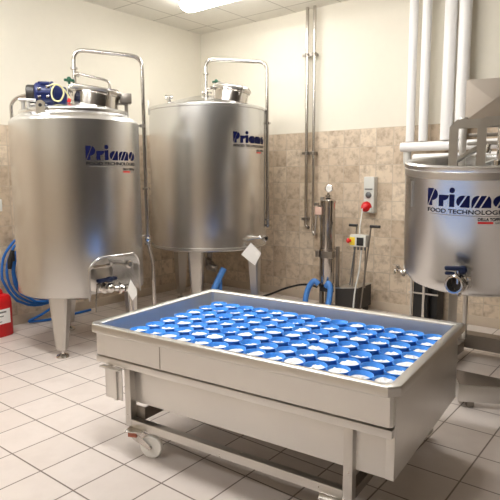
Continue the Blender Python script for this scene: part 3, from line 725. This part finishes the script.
for x, r, lb in ((-2.257, .043, 'first white upright pipe from the wall socket'), (-2.122, .046, 'second white upright pipe from the wall socket'), (-1.888, .059, 'third and stout white upright pipe, seen just before the steel drive housing'), (-1.752, .058, 'fourth white upright pipe, partly behind the steel drive housing')):
    o = MB().cyl((x, 5.47, 1.852), (x, 5.47, H), r, seg=28).build('white_pipe', M['white_pipe']); tag(o, lb, 'pipe', 'white jacketed pipes on the back wall')
t = thing('white_pipe', 'white level pipe along the wall under the upright pipes, upper of two', 'pipe', (-2.35, 5.47, 1.80), 0, 'white jacketed level pipes')
MB().turn([(.03, 0), (.045, .006), (.048, .02), (.048, 1.75)], (0, -.01, 0), (1, 0, 0), 24).build('pipe_run', M['white_pipe'], t)
b = MB(); b.tube([(.06, .02, -.02), (.06, .02, -.16), (.06, .10, -.20)], .040, 18, .05); b.build('pipe_elbow', M['greybox'], t)
for xx in (.4, 1.3):
    b = MB(); b.box((xx, .10, 0), (.03, .12, .03)); b.build('pipe_support', M['midgrey'], t)
t = thing('white_pipe', 'white level pipe along the wall behind the vat rim, lower of two', 'pipe', (-2.19, 5.40, 1.685), 0, 'white jacketed level pipes')
MB().turn([(.03, 0), (.038, .006), (.040, .02), (.040, 1.55)], (0, 0, 0), (1, 0, 0), 24).build('pipe_run', M['white_pipe'], t)
b = MB(); b.box((.3, .12, 0), (.03, .22, .03)); b.box((1.2, .12, 0), (.03, .22, .03)); b.build('pipe_support', M['midgrey'], t)
# socket with red plug
t = thing('wall_socket', 'tall light grey power socket box mounted on the wall tiles', 'socket', (-2.735, 5.62, 1.30))
b = MB(); b.box((0, -.045, 0), (.125, .09, .40), 0, .010); b.build('socket_housing', M['greybox'], t)
b = MB(); b.turn([(.034, 0), (.036, .006), (.03, .014), (.012, .02), (.001, .02)], (0, -.09, .0), (0, -1, 0), 24); lab(b.build('rotary_switch', M['midgrey'], t), 'grey rotary switch')
b = MB(); b.box((.0, -.092, .065), (.09, .01, .012), 0, .003); lab(b.build('cover_slot', M['midgrey'], t), 'dark slot below the cover')
b = MB(); b.box((0, -.085, -.165), (.10, .06, .05), 0, .008); b.build('cover_flap', M['greybox'], t)
t = thing('power_plug', 'red round plug in the grey wall socket with pale cable hanging down', 'plug', (-2.755, 5.53, 1.17))
b = MB(); b.turn([(.05, .02), (.058, .016), (.060, -.01), (.052, -.03), (.044, -.045), (.026, -.065), (.016, -.075)], (0, 0, 0), (.25, 1, .3), 26); b.build('plug_body', M['red'], t)
b = MB(); b.tube([(-.018, -.07, -.02), (.0, -.11, -.06), (.05, -.25, -.20), (.08, -.31, -.268)], .0075, 10, .06); lab(b.build('plug_cable', M['greybox'], t), 'pale grey cable')
# upright filter
t = thing('filter_housing', 'upright polished steel filter cylinder with a gauge standing near the wall', 'filter', (-3.05, 5.2, 0))
b = MB(); b.turn([(.03, .30), (.072, .32), (.078, .34), (.078, .70), (.088, .702), (.088, .722), (.078, .724), (.078, 1.22), (.086, 1.222), (.086, 1.245), (.07, 1.25), (.03, 1.275), (.001, 1.276)], seg=36); b.build('filter_body', M['filter'], t)
b = MB(); b.box((-.095, .04, .68), (.035, .05, 1.2), 0, .004); b.box((.098, .05, .41), (.03, .04, .66), 0, .004); b.build('upright_bracket', M['dark_frame'], t)
b = MB(); b.turn([(.081, .62), (.083, .622), (.083, .68), (.081, .682)], seg=36, closed=True); b.box((-.10, -.03, .655), (.05, .06, .07), 0, .005); b.box((.03, -.075, .655), (.14, .02, .075), 0, .004); b.build('holding_strap', M['dark_frame'], t)
b = MB(); b.cyl((0, 0, 1.27), (0, 0, 1.33), .014, seg=12); clamp_ring(b, Vector((0, 0, 1.295)), (0, 0, 1), .02); b.turn([(.03, 0), (.042, .004), (.042, .028), (.036, .030)], (.005, .015, 1.375), (.3, -1, 0), 24); g = b.build('pressure_gauge', M['polish'], t)
b = MB(); b.cyl((.0145, -.0155, 1.375), (.0151, -.0175, 1.375), .034, seg=22); lab(b.build('gauge_dial', M['dial'], g), 'white dial')
b = MB(); b.box((-.075, -.085, 1.135), (.085, .006, .085), 0, .002); lab(b.build('rating_plate', M['pink'], t), 'pinkish plate near the top')
b = MB(); b.tube([(-.05, 0, 1.17), (-.12, .02, 1.16), (-.15, .06, 1.10), (-.14, .1, 1.0)], .018, 12, .05); b.box((-.16, .02, 1.2), (.05, .04, .035), 0, .006); b.build('inlet_pipe', M['pipe'], t)
b = MB(); b.cyl((0, 0, .32), (0, 0, .22), .02); b.box((0, -.01, .255), (.16, .04, .05), 0, .008); b.box((-.06, -.02, .30), (.05, .05, .035), 0, .006); b.box((.055, -.02, .30), (.05, .05, .035), 0, .006); b.build('hose_manifold', M['dark'], t)
b = MB(); b.box((-.095, .04, .04), (.05, .10, .08), 0, .006); b.box((.095, .05, .04), (.05, .10, .08), 0, .006); b.box((0, .05, .06), (.2, .05, .04), 0, .006); b.cyl((0, 0, .05), (0, 0, .24), .022); b.build('stand_foot', M['dark_frame'], t)
hose('hose', [(-3.11, 5.112, .32), (-3.16, 5.10, .365), (-3.215, 5.08, .29), (-3.235, 5.05, .18), (-3.23, 5.02, .05), (-3.30, 4.85, .033)], .031, M['hose_pale'], 'blue hose bending off the filter base towards the corner tank', 'hoses at the filter base', fillet=.05)
hose('hose', [(-3.00, 5.10, .31), (-2.965, 5.08, .365), (-2.925, 5.06, .31), (-2.925, 5.03, .16), (-2.94, 4.98, .05), (-2.99, 4.83, .033)], .031, M['hose_pale'], 'blue hose dropping from the filter base beside the pump trolley', 'hoses at the filter base', fillet=.05)
hose('cable', [(-4.05, 5.35, .02), (-3.86, 5.25, .09), (-3.62, 5.2, .20), (-3.40, 5.2, .27), (-3.28, 5.21, .28), (-3.19, 5.22, .26)], .012, M['black'], 'black hose slanting along the wall base into the filter foot', cat='hose')
# pump trolley with control box
t = thing('pump_trolley', 'small pump trolley with two T-handled rods and a switch box against the wall', 'trolley', (-2.74, 5.2, 0))
b = MB(); b.prism([(-.17, -.06, .09), (.095, -.06, .09), (.095, -.06, .325), (-.17, -.06, .29)], (0, .32, 0)); b.build('pump_case', M['dark'], t, 20)
b = MB(); b.prism([(-.175, -.065, .292), (.10, -.065, .328), (.10, -.065, .338), (-.175, -.065, .302)], (0, .33, 0)); b.build('pump_cover', M['sheet'], t, 20)
for x in (-.13, .05):
    for y in (-.03, .22):
        b = MB(); b.turn([(.02, -.012), (.048, -.012), (.05, 0), (.048, .012), (.02, .012)], (x, y, .05), (1, 0, 0), 20); b.box((x, y, .075), (.035, .03, .06)); b.build('wheel', M['black'], t)
for pts, gx, gz in (([(-.03, .05, .30), (.02, .04, .985)], .02, .985), ([(.115, -.03, .10), (.195, .02, .985)], .195, .985)):
    b = MB(); b.tube(pts, .0085, 10); rod = b.build('handle_rod', M['dark_frame'], t)
    b = MB(); x0_, x1_ = (gx-.09, gx+.005) if gx < .1 else (gx-.01, gx+.10)
    b.cyl((x0_, pts[-1][1], gz), (x1_, pts[-1][1], gz), .015, seg=12); lab(b.build('handle_grip', M['black'], rod), 'black grip')
b = MB(); b.box((.075, .0, .83), (.185, .09, .125), 0, .008); cbx = b.build('control_box', M['greybox'], t)
b = MB(); b.box((.105, -.048, .825), (.075, .012, .085), 0, .003); lab(b.build('selector_switch', M['black'], cbx), 'black selector switch')
b = MB(); b.box((.015, -.047, .825), (.06, .01, .085), 0, .003); lab(b.build('stop_plate', M['yellow'], cbx), 'yellow plate')
b = MB(); b.turn([(.014, 0), (.014, .02), (.026, .022), (.028, .034), (.018, .044), (.001, .046)], (-.002, -.05, .83), (-.75, -1, 0), 20); lab(b.build('stop_button', M['red'], cbx), 'red stop button')
for x in (.02, .06, .10, .14):
    b = MB(); b.cyl((x, 0, .73), (x, 0, .77), .013, seg=10); b.build('cable_gland', M['midgrey'], cbx)
b = MB(); b.tube([(.10, 0, .735), (.09, -.02, .5), (.075, -.085, .30), (.07, -.10, .12)], .009, 10, .1); lab(b.build('supply_cable', M['greybox'], t), 'pale cable running down from the box')
b = MB(); b.tube([(.02, 0, .735), (.0, -.01, .55), (-.03, 0, .34)], .008, 8, .1); lab(b.build('motor_cable', M['midgrey'], t), 'thin dark cable')
b = MB(); b.box((.13, .03, .57), (.012, .012, .50), .0); b.build('box_post', M['dark_frame'], t)
# small taps on the tiles
t = thing('wall_tap', 'small steel tap on the wall tiles beside the vat', 'tap', (-2.40, 5.62, .50))
b = MB(); b.turn([(.03, 0), (.03, .006), (.014, .010), (.014, .07)], (0, 0, 0), (0, -1, 0), 16); b.tube([(0, -.07, 0), (0, -.09, -.005), (0, -.10, -.05)], .012, 10, .02); b.build('tap_body', M['polish'], t)
b = MB(); b.cyl((0, -.06, .01), (0, -.06, .045), .007, seg=8); b.box((.0, -.06, .048), (.07, .018, .012), .3, .004); b.build('tap_lever', M['polish'], t)
# dark cabinet below the vat, against the wall
t = thing('equipment_cabinet', 'dark open cabinet with a steel frame under the vat against the wall', 'cabinet', (-1.99, 5.40, 0))
b = MB(); b.span((-.11, -.10, .03), (.04, .18, .55), .004); b.span((.04, -.02, .03), (.11, .18, .45), .004); b.build('cabinet_body', M['black'], t)
b = MB(); b.box((-.125, -.11, .30), (.02, .02, .60)); b.box((.005, -.115, .30), (.022, .02, .60)); b.box((.0, -.115, .33), (.30, .014, .014)); b.box((.0, -.115, .04), (.30, .02, .02)); b.build('cabinet_frame', M['frame'], t)

# ------------------------------------------------------------------ by the side wall
hose_pts = []
t = thing('water_hose', 'coiled blue water hose hanging on the side wall behind the tank with the motor', 'hose', (-5.2, 2.9, 0))
b = MB(); rnd = random.Random(3)
for k in range(5):
    pts = []
    for i in range(28):
        a = R(112 + i*(262/27)); yy, zz = .27+(.42-.022*k)*cos(a), .58+(.40-.018*k)*sin(a)
        pts.append((.022*(k % 3)-.02+rnd.uniform(-.004, .004), yy-.14+.020*k+rnd.uniform(-.006, .006), zz+rnd.uniform(-.008, .008)))
    b.tube(pts, .0135, 8)
b.build('hose_coil', M['hose'], t)
b = MB(); b.tube([(.03, .30, .19), (.0, .10, .08), (-.03, -.06, .03), (-.03, .06, .016), (.02, .16, .016), (.02, .35, .016), (-.0, .7, .016)], .0135, 8, .1); b.build('hose_tail', M['hose'], t)
b = MB(); b.tube([(.05, -.20, .80), (.055, -.235, .70), (.06, -.25, .62)], [.02, .026, .018], 12); b.box((.065, -.21, .74), (.03, .03, .09), 0, .006); lab(b.build('spray_nozzle', M['black'], t), 'black spray nozzle')
b = MB(); b.cyl((-.12, -.05, .98), (.05, -.05, 1.0), .014, seg=12); b.build('hose_hook', M['frame'], t)
t = thing('jerry_can', 'red plastic jerry can with a white label on the floor by the hose', 'jerry can', (-5.12, 2.45, 0), R(8))
b = MB(); w_, d_ = .13, .145; rings = []
for z, k in ((0, .94), (.012, 1), (.33, 1), (.37, .96), (.395, .86)):
    p = []
    for i in range(24):
        a = 2*PI*i/24; n_ = 5.; cx = math.copysign(abs(cos(a))**(2/n_), cos(a)); cy = math.copysign(abs(sin(a))**(2/n_), sin(a)); p.append((w_*k*cx, d_*k*cy, z))
    rings.append(p)
b.rings(rings); b.build('can_body', M['red'], t)
b = MB(); b.tube([(0, -.07, .385), (0, -.06, .435), (0, .09, .435), (0, .10, .385)], .018, 12, .03); b.build('can_handle', M['red'], t)
b = MB(); b.cyl((0, -.095, .385), (0, -.095, .43), .03); lab(b.build('can_cap', M['black'], t), 'black screw cap')
b = MB(); b.span((.128, -.10, .13), (.1325, .09, .27)); lab(b.build('can_label', M['paper'], t), 'white label')
b = MB(); b.span((.1325, -.08, .235), (.1332, .05, .25)); b.span((.1325, -.08, .20), (.1332, .02, .21)); b.span((.1325, -.08, .15), (.1332, .0, .157)); lab(b.build('label_print', M['greyink'], t), 'grey print lines')
t = thing('switch_plate', 'small white switch plate on the side wall tiles at the frame edge', 'switch', (XL+.01, 2.66, 1.24))
b = MB(); b.span((0, -.045, -.06), (.012, .045, .06), .004); b.build('plate', M['white_pl'], t); b = MB(); b.span((.012, -.025, -.035), (.018, .025, .035), .003); b.build('rocker', M['white_pl'], t)

# ------------------------------------------------------------------ world and view
w = bpy.data.worlds.new('world'); bpy.context.scene.world = w; w.use_nodes = True
w.node_tree.nodes['Background'].inputs[0].default_value = (1, .95, .88, 1); w.node_tree.nodes['Background'].inputs[1].default_value = .1
vs_ = bpy.context.scene.view_settings
vs_.view_transform = 'Standard'; vs_.look = 'None'; vs_.gamma = 1; vs_.exposure = 1.96
